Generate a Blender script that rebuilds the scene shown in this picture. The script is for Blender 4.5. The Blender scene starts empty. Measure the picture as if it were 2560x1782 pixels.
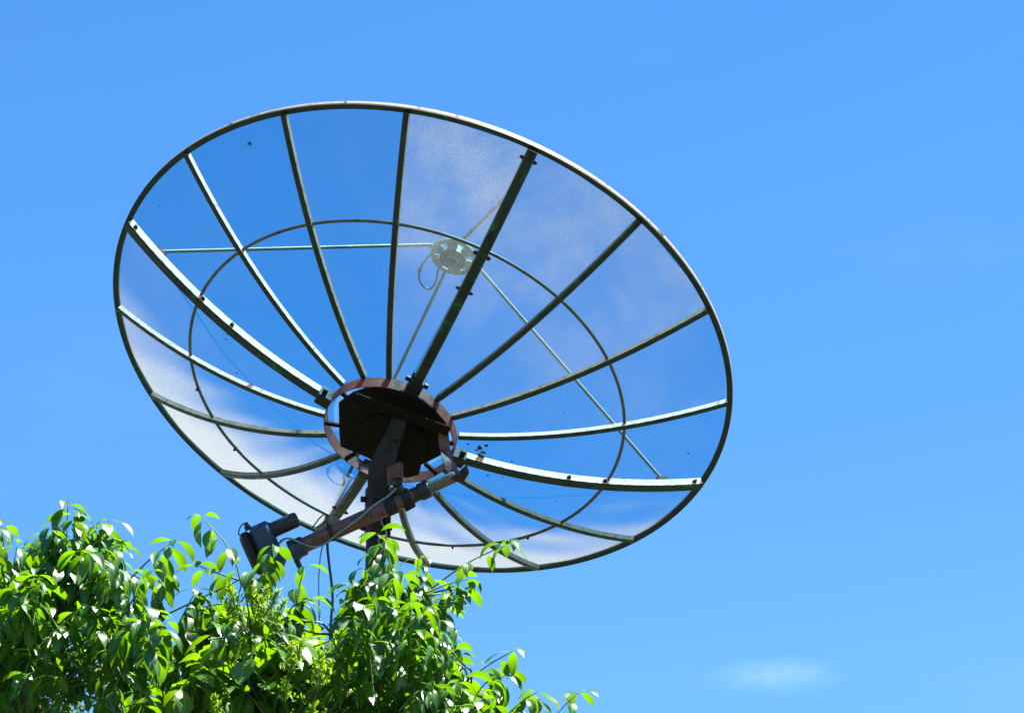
import bpy, math, random
import numpy as np
from mathutils import Vector, Matrix
random.seed(7)
rng = np.random.default_rng(7)
PI = math.pi
scene = bpy.context.scene

# ------------------------------------------------------------------ camera, sky, sun, exposure
F_PX, W_PX, H_PX = 7700.0, 2560.0, 1782.0
PITCH = math.radians(24.0)
CAM = Vector((0.0, 0.0, 1.6))
cam_data = bpy.data.cameras.new('camera')
cam = bpy.data.objects.new('camera', cam_data)
scene.collection.objects.link(cam)
cam.location = CAM
cam.rotation_euler = (PI/2 + PITCH, 0, 0)
cam_data.sensor_fit = 'HORIZONTAL'
cam_data.sensor_width = 36.0
cam_data.lens = 36.0*F_PX/W_PX
cam_data.clip_start = 0.1
cam_data.clip_end = 5000.0
scene.camera = cam

def cw(v):
    """camera vector (right, down, forward) -> world vector"""
    s, c = math.sin(PITCH), math.cos(PITCH)
    return Vector((v[0], v[2]*c + v[1]*s, v[2]*s - v[1]*c))
def at(px, py, d):
    """photo pixel (2560 wide) at camera depth d -> world point"""
    return CAM + cw(((px - W_PX/2)/F_PX*d, (py - H_PX/2)/F_PX*d, d))
DS = 2560.0/2296.0
def atd(px, py, d):
    return at(px*DS, py*DS, d)
def project(p):
    q = p - np.array(CAM)
    s, c = math.sin(PITCH), math.cos(PITCH)
    x = q[..., 0]; z = q[..., 1]*c + q[..., 2]*s; y = q[..., 1]*s - q[..., 2]*c
    return np.stack([x/z*F_PX + W_PX/2, y/z*F_PX + H_PX/2, z], -1)

SUN = cw((0.362, -0.829, 0.426)).normalized()        # direction towards the sun, from the feed's shadow on the mesh
sun_el = math.asin(SUN.z)
sun_az = math.atan2(SUN.x, SUN.y)

world = bpy.data.worlds.new('World')
scene.world = world
world.use_nodes = True
wn, wl = world.node_tree.nodes, world.node_tree.links
for n in list(wn): wn.remove(n)
wo = wn.new('ShaderNodeOutputWorld')
bg = wn.new('ShaderNodeBackground'); bg.inputs['Strength'].default_value = 0.05
sky = wn.new('ShaderNodeTexSky'); sky.sky_type = 'NISHITA'; sky.sun_disc = False
sky.sun_elevation = sun_el; sky.sun_rotation = sun_az
sky.altitude = 0; sky.air_density = 1.0; sky.dust_density = 0.25; sky.ozone_density = 2.2
hs = wn.new('ShaderNodeHueSaturation'); hs.inputs['Saturation'].default_value = 1.34; hs.inputs['Hue'].default_value = 0.503
# thin high cloud veils, everywhere over the sky
tc = wn.new('ShaderNodeTexCoord')
mp = wn.new('ShaderNodeMapping'); mp.inputs['Scale'].default_value = (2.2, 2.2, 6.5); mp.inputs['Location'].default_value = (3.1, 0.4, 1.7)
nz = wn.new('ShaderNodeTexNoise'); nz.inputs['Scale'].default_value = 3.0; nz.inputs['Detail'].default_value = 7; nz.inputs['Roughness'].default_value = 0.52
mr = wn.new('ShaderNodeMapRange'); mr.inputs['From Min'].default_value = 0.58; mr.inputs['From Max'].default_value = 0.95
mr.inputs['To Min'].default_value = 0.0; mr.inputs['To Max'].default_value = 0.03
mxc = wn.new('ShaderNodeMix'); mxc.data_type = 'RGBA'; mxc.blend_type = 'MIX'
mxc.inputs['B'].default_value = (7.5, 9.3, 11.5, 1)
wl.new(tc.outputs['Generated'], mp.inputs['Vector']); wl.new(mp.outputs[0], nz.inputs['Vector'])
wl.new(nz.outputs['Fac'], mr.inputs['Value'])
# one small pale wisp low in the sky
wd = cw(((1745*2560/2296 - 1280)/F_PX, (1512*2560/2296 - 891)/F_PX, 1)).normalized()
sb = wn.new('ShaderNodeVectorMath'); sb.operation = 'SUBTRACT'; sb.inputs[1].default_value = wd
ml = wn.new('ShaderNodeVectorMath'); ml.operation = 'MULTIPLY'; ml.inputs[1].default_value = (36.0, 9.0, 140.0)
le = wn.new('ShaderNodeVectorMath'); le.operation = 'LENGTH'
wr = wn.new('ShaderNodeMapRange'); wr.interpolation_type = 'SMOOTHSTEP'
wr.inputs['From Min'].default_value = 1.0; wr.inputs['From Max'].default_value = 0.0; wr.inputs['To Min'].default_value = 0.0; wr.inputs['To Max'].default_value = 0.15
nz2 = wn.new('ShaderNodeTexNoise'); nz2.inputs['Scale'].default_value = 70; nz2.inputs['Detail'].default_value = 4
wm = wn.new('ShaderNodeMath'); wm.operation = 'MULTIPLY'; wa = wn.new('ShaderNodeMath'); wa.operation = 'ADD'; wa.use_clamp = True
wl.new(tc.outputs['Generated'], sb.inputs[0]); wl.new(sb.outputs[0], ml.inputs[0]); wl.new(ml.outputs[0], le.inputs[0]); wl.new(le.outputs['Value'], wr.inputs['Value'])
wl.new(mp.outputs[0], nz2.inputs['Vector']); wl.new(wr.outputs[0], wm.inputs[0]); wl.new(nz2.outputs['Fac'], wm.inputs[1])
wl.new(wm.outputs[0], wa.inputs[0]); wl.new(mr.outputs[0], wa.inputs[1]); wl.new(wa.outputs[0], mxc.inputs['Factor'])
wl.new(sky.outputs[0], hs.inputs['Color']); wl.new(hs.outputs[0], mxc.inputs['A'])
wl.new(mxc.outputs['Result'], bg.inputs['Color']); wl.new(bg.outputs[0], wo.inputs['Surface'])

sd = bpy.data.lights.new('sun', 'SUN'); sd.energy = 5.0; sd.angle = math.radians(0.53); sd.color = (1.0, 0.955, 0.88)
so = bpy.data.objects.new('sun', sd); scene.collection.objects.link(so)
so.rotation_euler = SUN.to_track_quat('Z', 'Y').to_euler(); so.location = (0, 0, 30)

scene.view_settings.view_transform = 'Standard'
scene.view_settings.look = 'None'
scene.view_settings.gamma = 1.0
scene.view_settings.use_curve_mapping = False
scene.view_settings.exposure = 2.28
scene.render.engine = 'CYCLES'
scene.cycles.transparent_max_bounces = 24
scene.cycles.max_bounces = 8

# ------------------------------------------------------------------ materials
def new_mat(name):
    m = bpy.data.materials.new(name); m.use_nodes = True
    nt = m.node_tree
    for n in list(nt.nodes): nt.nodes.remove(n)
    out = nt.nodes.new('ShaderNodeOutputMaterial')
    return m, nt, nt.nodes, nt.links, out
def mix_col(nt, fac, a, b):
    n = nt.nodes.new('ShaderNodeMix'); n.data_type = 'RGBA'
    for sock, v in (('Factor', fac), ('A', a), ('B', b)):
        if hasattr(v, 'is_output'): nt.links.new(v, n.inputs[sock])
        elif sock == 'Factor': n.inputs[sock].default_value = v
        else: n.inputs[sock].default_value = (*v, 1)
    return n.outputs['Result']
def noise(nt, scale, detail=4, rough=0.55, vec=None, dist=0.0):
    n = nt.nodes.new('ShaderNodeTexNoise'); n.inputs['Scale'].default_value = scale
    n.inputs['Detail'].default_value = detail; n.inputs['Roughness'].default_value = rough; n.inputs['Distortion'].default_value = dist
    if vec is not None: nt.links.new(vec, n.inputs['Vector'])
    return n.outputs['Fac']
def ramp(nt, val, a, b, lo=0.0, hi=1.0, smooth=True):
    n = nt.nodes.new('ShaderNodeMapRange'); n.interpolation_type = 'SMOOTHSTEP' if smooth else 'LINEAR'
    nt.links.new(val, n.inputs['Value'])
    n.inputs['From Min'].default_value = a; n.inputs['From Max'].default_value = b
    n.inputs['To Min'].default_value = lo; n.inputs['To Max'].default_value = hi
    return n.outputs[0]
def math_n(nt, op, a, b=None, clamp=False):
    n = nt.nodes.new('ShaderNodeMath'); n.operation = op; n.use_clamp = clamp
    for i, v in enumerate((a, b)):
        if v is None: continue
        if hasattr(v, 'is_output'): nt.links.new(v, n.inputs[i])
        else: n.inputs[i].default_value = v
    return n.outputs[0]
def objvec(nt, rnd=True):
    t = nt.nodes.new('ShaderNodeTexCoord')
    if not rnd: return t.outputs['Object']
    o = nt.nodes.new('ShaderNodeObjectInfo')
    m = nt.nodes.new('ShaderNodeMath'); m.operation = 'MULTIPLY'; m.inputs[1].default_value = 37.0
    nt.links.new(o.outputs['Random'], m.inputs[0])
    v = nt.nodes.new('ShaderNodeVectorMath'); v.operation = 'ADD'
    nt.links.new(t.outputs['Object'], v.inputs[0]); nt.links.new(m.outputs[0], v.inputs[1])
    return v.outputs[0]
def worn(name, base, patch, patch2=None, rough=0.5, metal=0.0, sc=9.0, thr=(0.52, 0.62), bump=0.15, spec=0.4):
    m, nt, N, L, out = new_mat(name)
    v = objvec(nt)
    f = ramp(nt, noise(nt, sc, 6, 0.62, v), *thr)
    col = mix_col(nt, f, base, patch)
    if patch2:
        f2 = ramp(nt, noise(nt, sc*2.7, 5, 0.6, v, 0.6), 0.58, 0.66)
        col = mix_col(nt, f2, col, patch2)
    fine = ramp(nt, noise(nt, sc*14, 3, 0.6, v), 0.3, 0.7, 0.75, 1.2, False)
    mm = N.new('ShaderNodeVectorMath'); mm.operation = 'SCALE'
    L.new(col, mm.inputs[0]); L.new(fine, mm.inputs['Scale'])
    b = N.new('ShaderNodeBsdfPrincipled')
    L.new(mm.outputs[0], b.inputs['Base Color'])
    b.inputs['Metallic'].default_value = metal
    b.inputs['Specular IOR Level'].default_value = spec
    L.new(ramp(nt, noise(nt, sc*3, 4, 0.6, v), 0.3, 0.7, max(0.05, rough - 0.15), min(1, rough + 0.15), False), b.inputs['Roughness'])
    bp = N.new('ShaderNodeBump'); bp.inputs['Strength'].default_value = bump; bp.inputs['Distance'].default_value = 0.004
    L.new(noise(nt, sc*6, 5, 0.6, v), bp.inputs['Height']); L.new(bp.outputs[0], b.inputs['Normal'])
    L.new(b.outputs[0], out.inputs[0])
    return m

M = {}
M['rib'] = worn('dark_green_rib_paint', (0.022, 0.036, 0.028), (0.012, 0.02, 0.017), (0.02, 0.07, 0.035), rough=0.5, sc=7, spec=0.3)
M['main_rib'] = worn('mossy_rib_paint', (0.020, 0.034, 0.027), (0.012, 0.02, 0.017), (0.015, 0.13, 0.05), rough=0.5, sc=6, spec=0.3)
M['sleeve'] = worn('sunlit_galvanised_sleeve', (0.92, 0.58, 0.45), (0.8, 0.52, 0.4), (0.45, 0.3, 0.22), rough=0.5, sc=14, spec=0.3)  # palest sleeve copy, sunlight on the rib flanks painted in
M['half_lit_sleeve'] = worn('half_lit_sleeve', (0.38, 0.26, 0.19), (0.26, 0.18, 0.13), (0.14, 0.10, 0.075), rough=0.55, sc=18, spec=0.3)  # mid-tone sleeve copy with part shade painted in
M['shaded_sleeve'] = worn('shaded_sleeve_steel', (0.12, 0.10, 0.075), (0.07, 0.06, 0.045), (0.2, 0.14, 0.1), rough=0.6, sc=16, spec=0.3)  # dark sleeve copy with shade painted in, for unlit flanks
M['rim'] = worn('rim_steel', (0.36, 0.33, 0.30), (0.24, 0.2, 0.17), (0.08, 0.045, 0.03), rough=0.5, sc=8, thr=(0.58, 0.66), spec=0.3)
M['ring'] = worn('ring_bar_steel', (0.10, 0.09, 0.075), (0.06, 0.06, 0.05), (0.03, 0.03, 0.028), rough=0.45, sc=8)
M['strut'] = worn('strut_steel', (0.36, 0.23, 0.17), (0.24, 0.15, 0.11), None, rough=0.5, sc=7)
M['rust'] = worn('rusted_steel', (0.03, 0.012, 0.008), (0.07, 0.022, 0.012), (0.014, 0.009, 0.008), rough=0.75, sc=11, bump=0.3)
M['band'] = worn('red_oxide_steel', (0.19, 0.034, 0.018), (0.08, 0.02, 0.013), (0.26, 0.07, 0.025), rough=0.7, sc=12, bump=0.3)
M['hub_dark'] = worn('black_rust_plate', (0.010, 0.006, 0.005), (0.020, 0.009, 0.006), (0.007, 0.006, 0.006), rough=0.8, sc=11, bump=0.3, spec=0.15)
M['dark_steel'] = worn('dark_grimy_steel', (0.006, 0.0055, 0.006), (0.013, 0.007, 0.006), (0.006, 0.009, 0.010), rough=0.6, sc=10, bump=0.25)
M['pole'] = worn('pole_red_primer', (0.028, 0.013, 0.012), (0.016, 0.009, 0.009), (0.045, 0.02, 0.016), rough=0.65, sc=9)
M['tube'] = worn('actuator_tube_paint', (0.12, 0.055, 0.05), (0.07, 0.032, 0.03), (0.035, 0.025, 0.025), rough=0.4, sc=10)
M['rod'] = worn('bare_steel_rod', (0.13, 0.115, 0.10), (0.09, 0.085, 0.07), (0.05, 0.06, 0.03), rough=0.35, metal=0.3, sc=12)
M['joint'] = worn('greasy_joint_steel', (0.06, 0.05, 0.045), (0.03, 0.025, 0.025), (0.12, 0.05, 0.04), rough=0.22, metal=0.8, sc=18)
M['black'] = worn('black_plastic', (0.014, 0.016, 0.022), (0.022, 0.025, 0.032), None, rough=0.42, sc=14, bump=0.06)
M['blue_black'] = worn('blue_black_plastic', (0.016, 0.042, 0.085), (0.011, 0.026, 0.055), (0.025, 0.06, 0.10), rough=0.45, sc=12, bump=0.06)
M['cable'] = worn('grey_green_cable', (0.16, 0.25, 0.24), (0.1, 0.18, 0.18), None, rough=0.5, sc=20, bump=0.05)
M['dark_cable'] = worn('dark_cable', (0.02, 0.035, 0.05), (0.03, 0.05, 0.06), None, rough=0.5, sc=20, bump=0.05)
M['feed'] = worn('weathered_feed_casting', (0.5, 0.42, 0.33), (0.36, 0.31, 0.25), (0.6, 0.5, 0.4), rough=0.45, sc=16)
M['debris'] = worn('dry_debris', (0.05, 0.035, 0.025), (0.25, 0.22, 0.2), None, rough=0.9, sc=30)

def mesh_mat():
    m, nt, N, L, out = new_mat('fine_wire_mesh')
    g = N.new('ShaderNodeNewGeometry')
    d = N.new('ShaderNodeVectorMath'); d.operation = 'DOT_PRODUCT'
    L.new(g.outputs['Normal'], d.inputs[0]); L.new(g.outputs['Incoming'], d.inputs[1])
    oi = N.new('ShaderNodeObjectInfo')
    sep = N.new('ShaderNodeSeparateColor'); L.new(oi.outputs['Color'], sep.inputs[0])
    c = math_n(nt, 'ADD', math_n(nt, 'ABSOLUTE', d.outputs['Value']), sep.outputs[1])   # G: shifts the view angle, keeping this panel clearer
    # a perforated sheet has thickness: its holes close as it is looked through at a slant
    cov = ramp(nt, c, 0.56, 0.22, 0.005, 0.82)
    v = objvec(nt)
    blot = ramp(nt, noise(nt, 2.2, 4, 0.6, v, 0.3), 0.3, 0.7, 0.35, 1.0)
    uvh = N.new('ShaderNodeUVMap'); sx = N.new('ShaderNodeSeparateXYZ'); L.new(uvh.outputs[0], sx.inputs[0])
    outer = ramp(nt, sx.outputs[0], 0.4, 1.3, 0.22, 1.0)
    haze = math_n(nt, 'MULTIPLY', math_n(nt, 'MULTIPLY', blot, outer), sep.outputs[0])  # painted sunlit sheen, stronger towards the rim
    speck = ramp(nt, noise(nt, 42, 2, 0.5, v), 0.73, 0.80, 0.0, 0.25)
    # weave
    uv = N.new('ShaderNodeUVMap')
    w1 = N.new('ShaderNodeTexWave'); w1.wave_type = 'BANDS'; w1.bands_direction = 'X'; w1.inputs['Scale'].default_value = 31
    w2 = N.new('ShaderNodeTexWave'); w2.wave_type = 'BANDS'; w2.bands_direction = 'Y'; w2.inputs['Scale'].default_value = 31
    L.new(uv.outputs[0], w1.inputs['Vector']); L.new(uv.outputs[0], w2.inputs['Vector'])
    weave = math_n(nt, 'MULTIPLY', w1.outputs['Fac'], w2.outputs['Fac'])
    wv0 = math_n(nt, 'MULTIPLY', weave, 0.03)
    weave = ramp(nt, weave, 0, 1, 0.85, 1.3, False)
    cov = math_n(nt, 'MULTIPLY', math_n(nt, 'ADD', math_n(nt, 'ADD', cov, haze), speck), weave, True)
    grain = ramp(nt, noise(nt, 170, 2, 0.6, v), 0.3, 0.7, 0.6, 1.45, False)
    cov = math_n(nt, 'MULTIPLY', math_n(nt, 'ADD', cov, wv0), grain, True)
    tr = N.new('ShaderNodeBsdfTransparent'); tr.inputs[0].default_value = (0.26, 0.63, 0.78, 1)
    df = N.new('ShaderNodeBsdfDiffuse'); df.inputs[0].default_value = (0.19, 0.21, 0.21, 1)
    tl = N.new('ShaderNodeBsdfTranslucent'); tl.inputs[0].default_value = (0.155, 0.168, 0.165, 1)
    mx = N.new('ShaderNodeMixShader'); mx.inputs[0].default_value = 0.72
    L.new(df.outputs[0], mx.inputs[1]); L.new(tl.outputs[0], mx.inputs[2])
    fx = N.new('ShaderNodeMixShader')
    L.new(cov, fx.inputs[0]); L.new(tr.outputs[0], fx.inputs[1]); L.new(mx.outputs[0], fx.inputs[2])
    L.new(fx.outputs[0], out.inputs[0])
    return m
M['mesh'] = mesh_mat()

def leaf_mat(name, top, under, trans, rough=0.3, tw=0.5):
    m, nt, N, L, out = new_mat(name)
    at_ = N.new('ShaderNodeAttribute'); at_.attribute_name = 'tint'
    sp = N.new('ShaderNodeSeparateColor'); L.new(at_.outputs['Color'], sp.inputs[0])
    uv = N.new('ShaderNodeUVMap')
    su = N.new('ShaderNodeSeparateXYZ'); L.new(uv.outputs[0], su.inputs[0])
    mid = math_n(nt, 'ABSOLUTE', math_n(nt, 'SUBTRACT', su.outputs[0], 0.5))
    rib_ = ramp(nt, mid, 0.018, 0.055, 1.0, 0.0)
    # side veins slanting towards the tip
    sl = math_n(nt, 'SUBTRACT', su.outputs[1], math_n(nt, 'MULTIPLY', mid, 0.55))
    vein = ramp(nt, math_n(nt, 'SINE', math_n(nt, 'MULTIPLY', sl, 70.0)), 0.75, 1.0)
    v = objvec(nt)
    blot = noise(nt, 60, 3, 0.6, v)
    col = mix_col(nt, sp.outputs[0], top, under)
    col = mix_col(nt, ramp(nt, blot, 0.35, 0.75, 0.0, 0.3), col, tuple(x*0.55 for x in top))
    col = mix_col(nt, math_n(nt, 'MULTIPLY', rib_, 0.7), col, (0.22, 0.34, 0.08))
    b = N.new('ShaderNodeBsdfPrincipled')
    L.new(col, b.inputs['Base Color'])
    L.new(ramp(nt, noise(nt, 25, 3, 0.6, v), 0.3, 0.7, rough - 0.07, rough + 0.1, False), b.inputs['Roughness'])
    b.inputs['Specular IOR Level'].default_value = 0.68
    bp = N.new('ShaderNodeBump'); bp.inputs['Strength'].default_value = 0.16; bp.inputs['Distance'].default_value = 0.001
    L.new(math_n(nt, 'ADD', math_n(nt, 'MULTIPLY', vein, -0.5), math_n(nt, 'MULTIPLY', rib_, -1.0)), bp.inputs['Height'])
    L.new(bp.outputs[0], b.inputs['Normal'])
    t = N.new('ShaderNodeBsdfTranslucent')
    tcx = mix_col(nt, sp.outputs[1], trans, tuple(x*0.55 for x in trans))
    tcx = mix_col(nt, math_n(nt, 'MULTIPLY', vein, 0.25), tcx, tuple(x*0.6 for x in trans))
    L.new(tcx, t.inputs[0])
    mx = N.new('ShaderNodeMixShader'); mx.inputs[0].default_value = tw
    L.new(b.outputs[0], mx.inputs[1]); L.new(t.outputs[0], mx.inputs[2])
    L.new(mx.outputs[0], out.inputs[0])
    return m
M['leaf'] = leaf_mat('glossy_leaf', (0.009, 0.075, 0.003), (0.03, 0.14, 0.004), (0.17, 0.39, 0.0015), 0.35, 0.42)
M['shrub_leaf'] = leaf_mat('yellow_green_leaf', (0.018, 0.10, 0.003), (0.05, 0.16, 0.004), (0.21, 0.42, 0.002), 0.33, 0.44)
M['bud'] = leaf_mat('yellow_green_bud', (0.08, 0.22, 0.006), (0.15, 0.27, 0.01), (0.34, 0.55, 0.008), 0.5, 0.45)
M['pink'] = worn('pink_petal', (0.3, 0.15, 0.12), (0.35, 0.22, 0.19), None, rough=0.6, sc=40)
M['red'] = worn('red_petal', (0.10, 0.008, 0.012), (0.14, 0.03, 0.03), None, rough=0.6, sc=40)
M['twig'] = worn('green_twig', (0.06, 0.13, 0.03), (0.09, 0.10, 0.04), None, rough=0.6, sc=30)
M['bark'] = worn('brown_bark', (0.055, 0.036, 0.025), (0.03, 0.02, 0.015), (0.09, 0.065, 0.05), rough=0.85, sc=14, bump=0.6)

def ground_mat():
    m, nt, N, L, out = new_mat('grassy_ground')
    t = N.new('ShaderNodeTexCoord')
    a = noise(nt, 0.35, 8, 0.65, t.outputs['Object']); b_ = noise(nt, 9, 6, 0.7, t.outputs['Object'])
    c = mix_col(nt, ramp(nt, a, 0.42, 0.6), (0.022, 0.040, 0.012), (0.05, 0.04, 0.025))
    c = mix_col(nt, ramp(nt, b_, 0.35, 0.7, 0, 0.6), c, (0.012, 0.025, 0.008))
    b = N.new('ShaderNodeBsdfPrincipled'); L.new(c, b.inputs['Base Color']); b.inputs['Roughness'].default_value = 0.95
    bp = N.new('ShaderNodeBump'); bp.inputs['Strength'].default_value = 0.6; bp.inputs['Distance'].default_value = 0.05
    L.new(b_, bp.inputs['Height']); L.new(bp.outputs[0], b.inputs['Normal'])
    L.new(b.outputs[0], out.inputs[0]); return m
M['ground'] = ground_mat()

# ------------------------------------------------------------------ mesh helpers
class MB:
    def __init__(s): s.v, s.f = [], []
    def add(s, vs, fs):
        o = len(s.v); s.v += [tuple(x) for x in vs]; s.f += [tuple(i + o for i in f) for f in fs]; return s
    def frame_box(s, c, ax, ay, az, hx, hy, hz, bev=0.0):
        """box with half sizes along three axes; bev chamfers all vertical (az) edges"""
        c = Vector(c)
        if bev <= 0:
            p = [c + ax*hx*i + ay*hy*j + az*hz*k for k in (-1, 1) for i, j in ((-1, -1), (1, -1), (1, 1), (-1, 1))]
            return s.add(p, [(3, 2, 1, 0), (4, 5, 6, 7)] + [(i, (i+1) % 4, (i+1) % 4+4, i+4) for i in range(4)])
        prof = []
        for i, j in ((-1, -1), (1, -1), (1, 1), (-1, 1)):
            for k in range(4):
                a = math.atan2(j, i) - PI/4 + k*PI/6
                prof.append((i*(hx - bev) + math.cos(a)*bev, j*(hy - bev) + math.sin(a)*bev))
        n = len(prof); b2 = bev*0.5; rings = []
        for k, zz, sc in ((0, -hz, b2), (1, -hz + b2, 0), (2, hz - b2, 0), (3, hz, b2)):
            rings.append([c + ax*(x - math.copysign(sc, x)) + ay*(y - math.copysign(sc, y)) + az*zz for x, y in prof])
        vs = [v for r in rings for v in r]; fs = [tuple(reversed(range(n))), tuple(range(3*n, 4*n))]
        for r in range(3):
            fs += [(r*n+i, r*n+(i+1) % n, (r+1)*n+(i+1) % n, (r+1)*n+i) for i in range(n)]
        return s.add(vs, fs)
    def tube(s, pts, rad, n=8, cap=True):
        pts = [Vector(p) for p in pts]
        rads = rad if isinstance(rad, (list, tuple)) else [rad]*len(pts)
        t0 = (pts[1]-pts[0]).normalized()
        nrm = t0.orthogonal().normalized(); vs = []
        for i, p in enumerate(pts):
            t = (pts[min(i+1, len(pts)-1)] - pts[max(i-1, 0)]).normalized()
            nrm = (nrm - t*nrm.dot(t)).normalized(); b = t.cross(nrm)
            vs += [p + (nrm*math.cos(2*PI*k/n) + b*math.sin(2*PI*k/n))*rads[i] for k in range(n)]
        fs = [(i*n+k, i*n+(k+1) % n, (i+1)*n+(k+1) % n, (i+1)*n+k) for i in range(len(pts)-1) for k in range(n)]
        if cap: fs += [tuple(reversed(range(n))), tuple((len(pts)-1)*n+k for k in range(n))]
        return s.add(vs, fs)
    def bar(s, a, b, w, h, up, bev=0.0):
        a, b = Vector(a), Vector(b); z = (b-a).normalized(); x = Vector(up).cross(z).normalized(); y = z.cross(x)
        return s.frame_box((a+b)/2, x, y, z, w/2, h/2, (b-a).length/2, bev)
    def mesh(s, name, mat, smooth=None):
        me = bpy.data.meshes.new(name); me.from_pydata(s.v, [], s.f); me.materials.append(mat)
        if smooth is not None:
            me.polygons.foreach_set('use_smooth', [True]*len(me.polygons))
            me.set_sharp_from_angle(angle=math.radians(smooth))
        return me
def link(name, data, parent=None, mtx=None):
    o = bpy.data.objects.new(name, data); scene.collection.objects.link(o)
    if parent: o.parent = parent
    if mtx is not None: o.matrix_local = mtx
    return o
def tag(o, label=None, cat=None, group=None, kind=None):
    for k, v in (('label', label), ('category', cat), ('group', group), ('kind', kind)):
        if v: o[k] = v
    return o
def spline(pts, n=8):
    """Catmull-Rom through pts"""
    p = [Vector(q) for q in pts]; p = [p[0]*2-p[1]] + p + [p[-1]*2-p[-2]]; out = []
    for i in range(1, len(p)-2):
        for k in range(n):
            t = k/n
            out.append(0.5*((2*p[i]) + (p[i+1]-p[i-1])*t + (2*p[i-1]-5*p[i]+4*p[i+1]-p[i+2])*t*t + (3*p[i]-p[i-1]-3*p[i+1]+p[i+2])*t**3))
    return out + [p[-2]]

# ------------------------------------------------------------------ ground
gm = bpy.data.meshes.new('ground')
n = 24; ext = 900.0
gv = []
for j in range(n+1):
    for i in range(n+1):
        x = (i/n*2-1); y = (j/n*2-1)
        gv.append((math.copysign(abs(x)**2.2, x)*ext, math.copysign(abs(y)**2.2, y)*ext, 0))
gm.from_pydata(gv, [], [(j*(n+1)+i, j*(n+1)+i+1, (j+1)*(n+1)+i+1, (j+1)*(n+1)+i) for j in range(n) for i in range(n)])
gm.materials.append(M['ground'])
tag(link('ground', gm), kind='structure')

# ------------------------------------------------------------------ satellite dish
R, FD, PH, RR, RS, HF = 1.5, 1.0955, 3.74192527, 1.055, 1.316, 1.197
CC = (-0.560213545, 0.327598547, 14.3370910)
A_AZ, A_EL = 0.316889532, 0.752690056
a_c = Vector((math.sin(A_AZ)*math.cos(A_EL), -math.sin(A_EL), math.cos(A_AZ)*math.cos(A_EL)))
u_c = a_c.cross(Vector((0, -1, 0))).normalized(); v_c = a_c.cross(u_c)
DC = CAM + cw(CC)
ax, ux, vx = cw(a_c), cw(u_c), cw(v_c)
MD = Matrix(((ux.x, vx.x, ax.x, DC.x), (ux.y, vx.y, ax.y, DC.y), (ux.z, vx.z, ax.z, DC.z), (0, 0, 0, 1)))
MDI = MD.inverted()
def zz(r): return r*r/(4*FD)
def TH(i): return PH + i*2*PI/16
def onplane(px, py, h):
    """photo pixel on the dish-parallel plane z=h -> dish coordinates"""
    o = MDI @ CAM; q = MDI @ at(px, py, 10.0); d = q - o
    return o + d*((h - o.z)/d.z)
POLE_D = 14.16
pt = at(938, 1400, POLE_D)
POLE_XY = (pt.x, pt.y)
dish = bpy.data.objects.new('satellite_dish', None); scene.collection.objects.link(dish)
dish.location = (POLE_XY[0], POLE_XY[1], 0); dish.empty_display_size = 0.3
tag(dish, 'large round wire mesh satellite dish with rusty hub and motor arm on a pole', 'satellite dish')
ROOT = Matrix.Translation(dish.location)
LOC = ROOT.inverted() @ MD
def dpart(name, mb, mat, th=0.0, smooth=35, parent=None):
    me = mb.mesh(name, M[mat], smooth)
    return link(name, me, parent or dish, (LOC @ Matrix.Rotation(th, 4, 'Z')) if parent is None else None)
def wpart(name, mb, mat, smooth=35, parent=None):
    mb.v = [tuple(Vector(v) - dish.location) for v in mb.v]
    return link(name, mb.mesh(name, M[mat], smooth), parent or dish)

# mesh panels, one per sector, sagging a little between the ribs
hazes = {0: .03, 1: .02, 2: .06, 3: .5, 4: .46, 5: .38, 6: .15, 7: .06, 8: .05, 9: .06, 10: .07, 11: .1, 12: .1, 13: .08, 14: .08, 15: .09}  # whitish glare of the sunlit mesh, painted in panel by panel
view_shift = {0: .06, 7: .08, 8: .10, 9: .09, 10: .03, 15: .07, 14: .03}  # view angle shift per panel
NR, NT = 26, 14
for i in range(16):
    ph = [random.uniform(0, 6.28) for _ in range(6)]
    vs, uvs = [], []
    for j in range(NR+1):
        r = 0.285 + (R - 0.285)*j/NR
        for k in range(NT+1):
            t = k/NT; th = t*2*PI/16
            env = math.sin(PI*t)
            s = env*(0.004*math.sin(r*7.5 + ph[0]) + 0.003*math.sin(r*15 + t*5 + ph[1]) + 0.003*math.sin(t*9 + r*5 + ph[2])*min(1, r)) + 0.006*env*abs(math.sin((r - RR)*2.2))
            vs.append((r*math.cos(th), r*math.sin(th), zz(r) - s)); uvs.append((r*1.0, r*th))
    fs = [(j*(NT+1)+k, j*(NT+1)+k+1, (j+1)*(NT+1)+k+1, (j+1)*(NT+1)+k) for j in range(NR) for k in range(NT)]
    mb = MB().add(vs, fs)
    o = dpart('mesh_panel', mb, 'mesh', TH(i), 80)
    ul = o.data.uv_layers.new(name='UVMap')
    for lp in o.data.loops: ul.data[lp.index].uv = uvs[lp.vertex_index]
    o.color = (hazes[i], view_shift.get(i, 0), 0, 1)
    if i in (11, 12, 13): o['label'] = 'pale sunlit mesh panel near the low rim'

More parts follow.
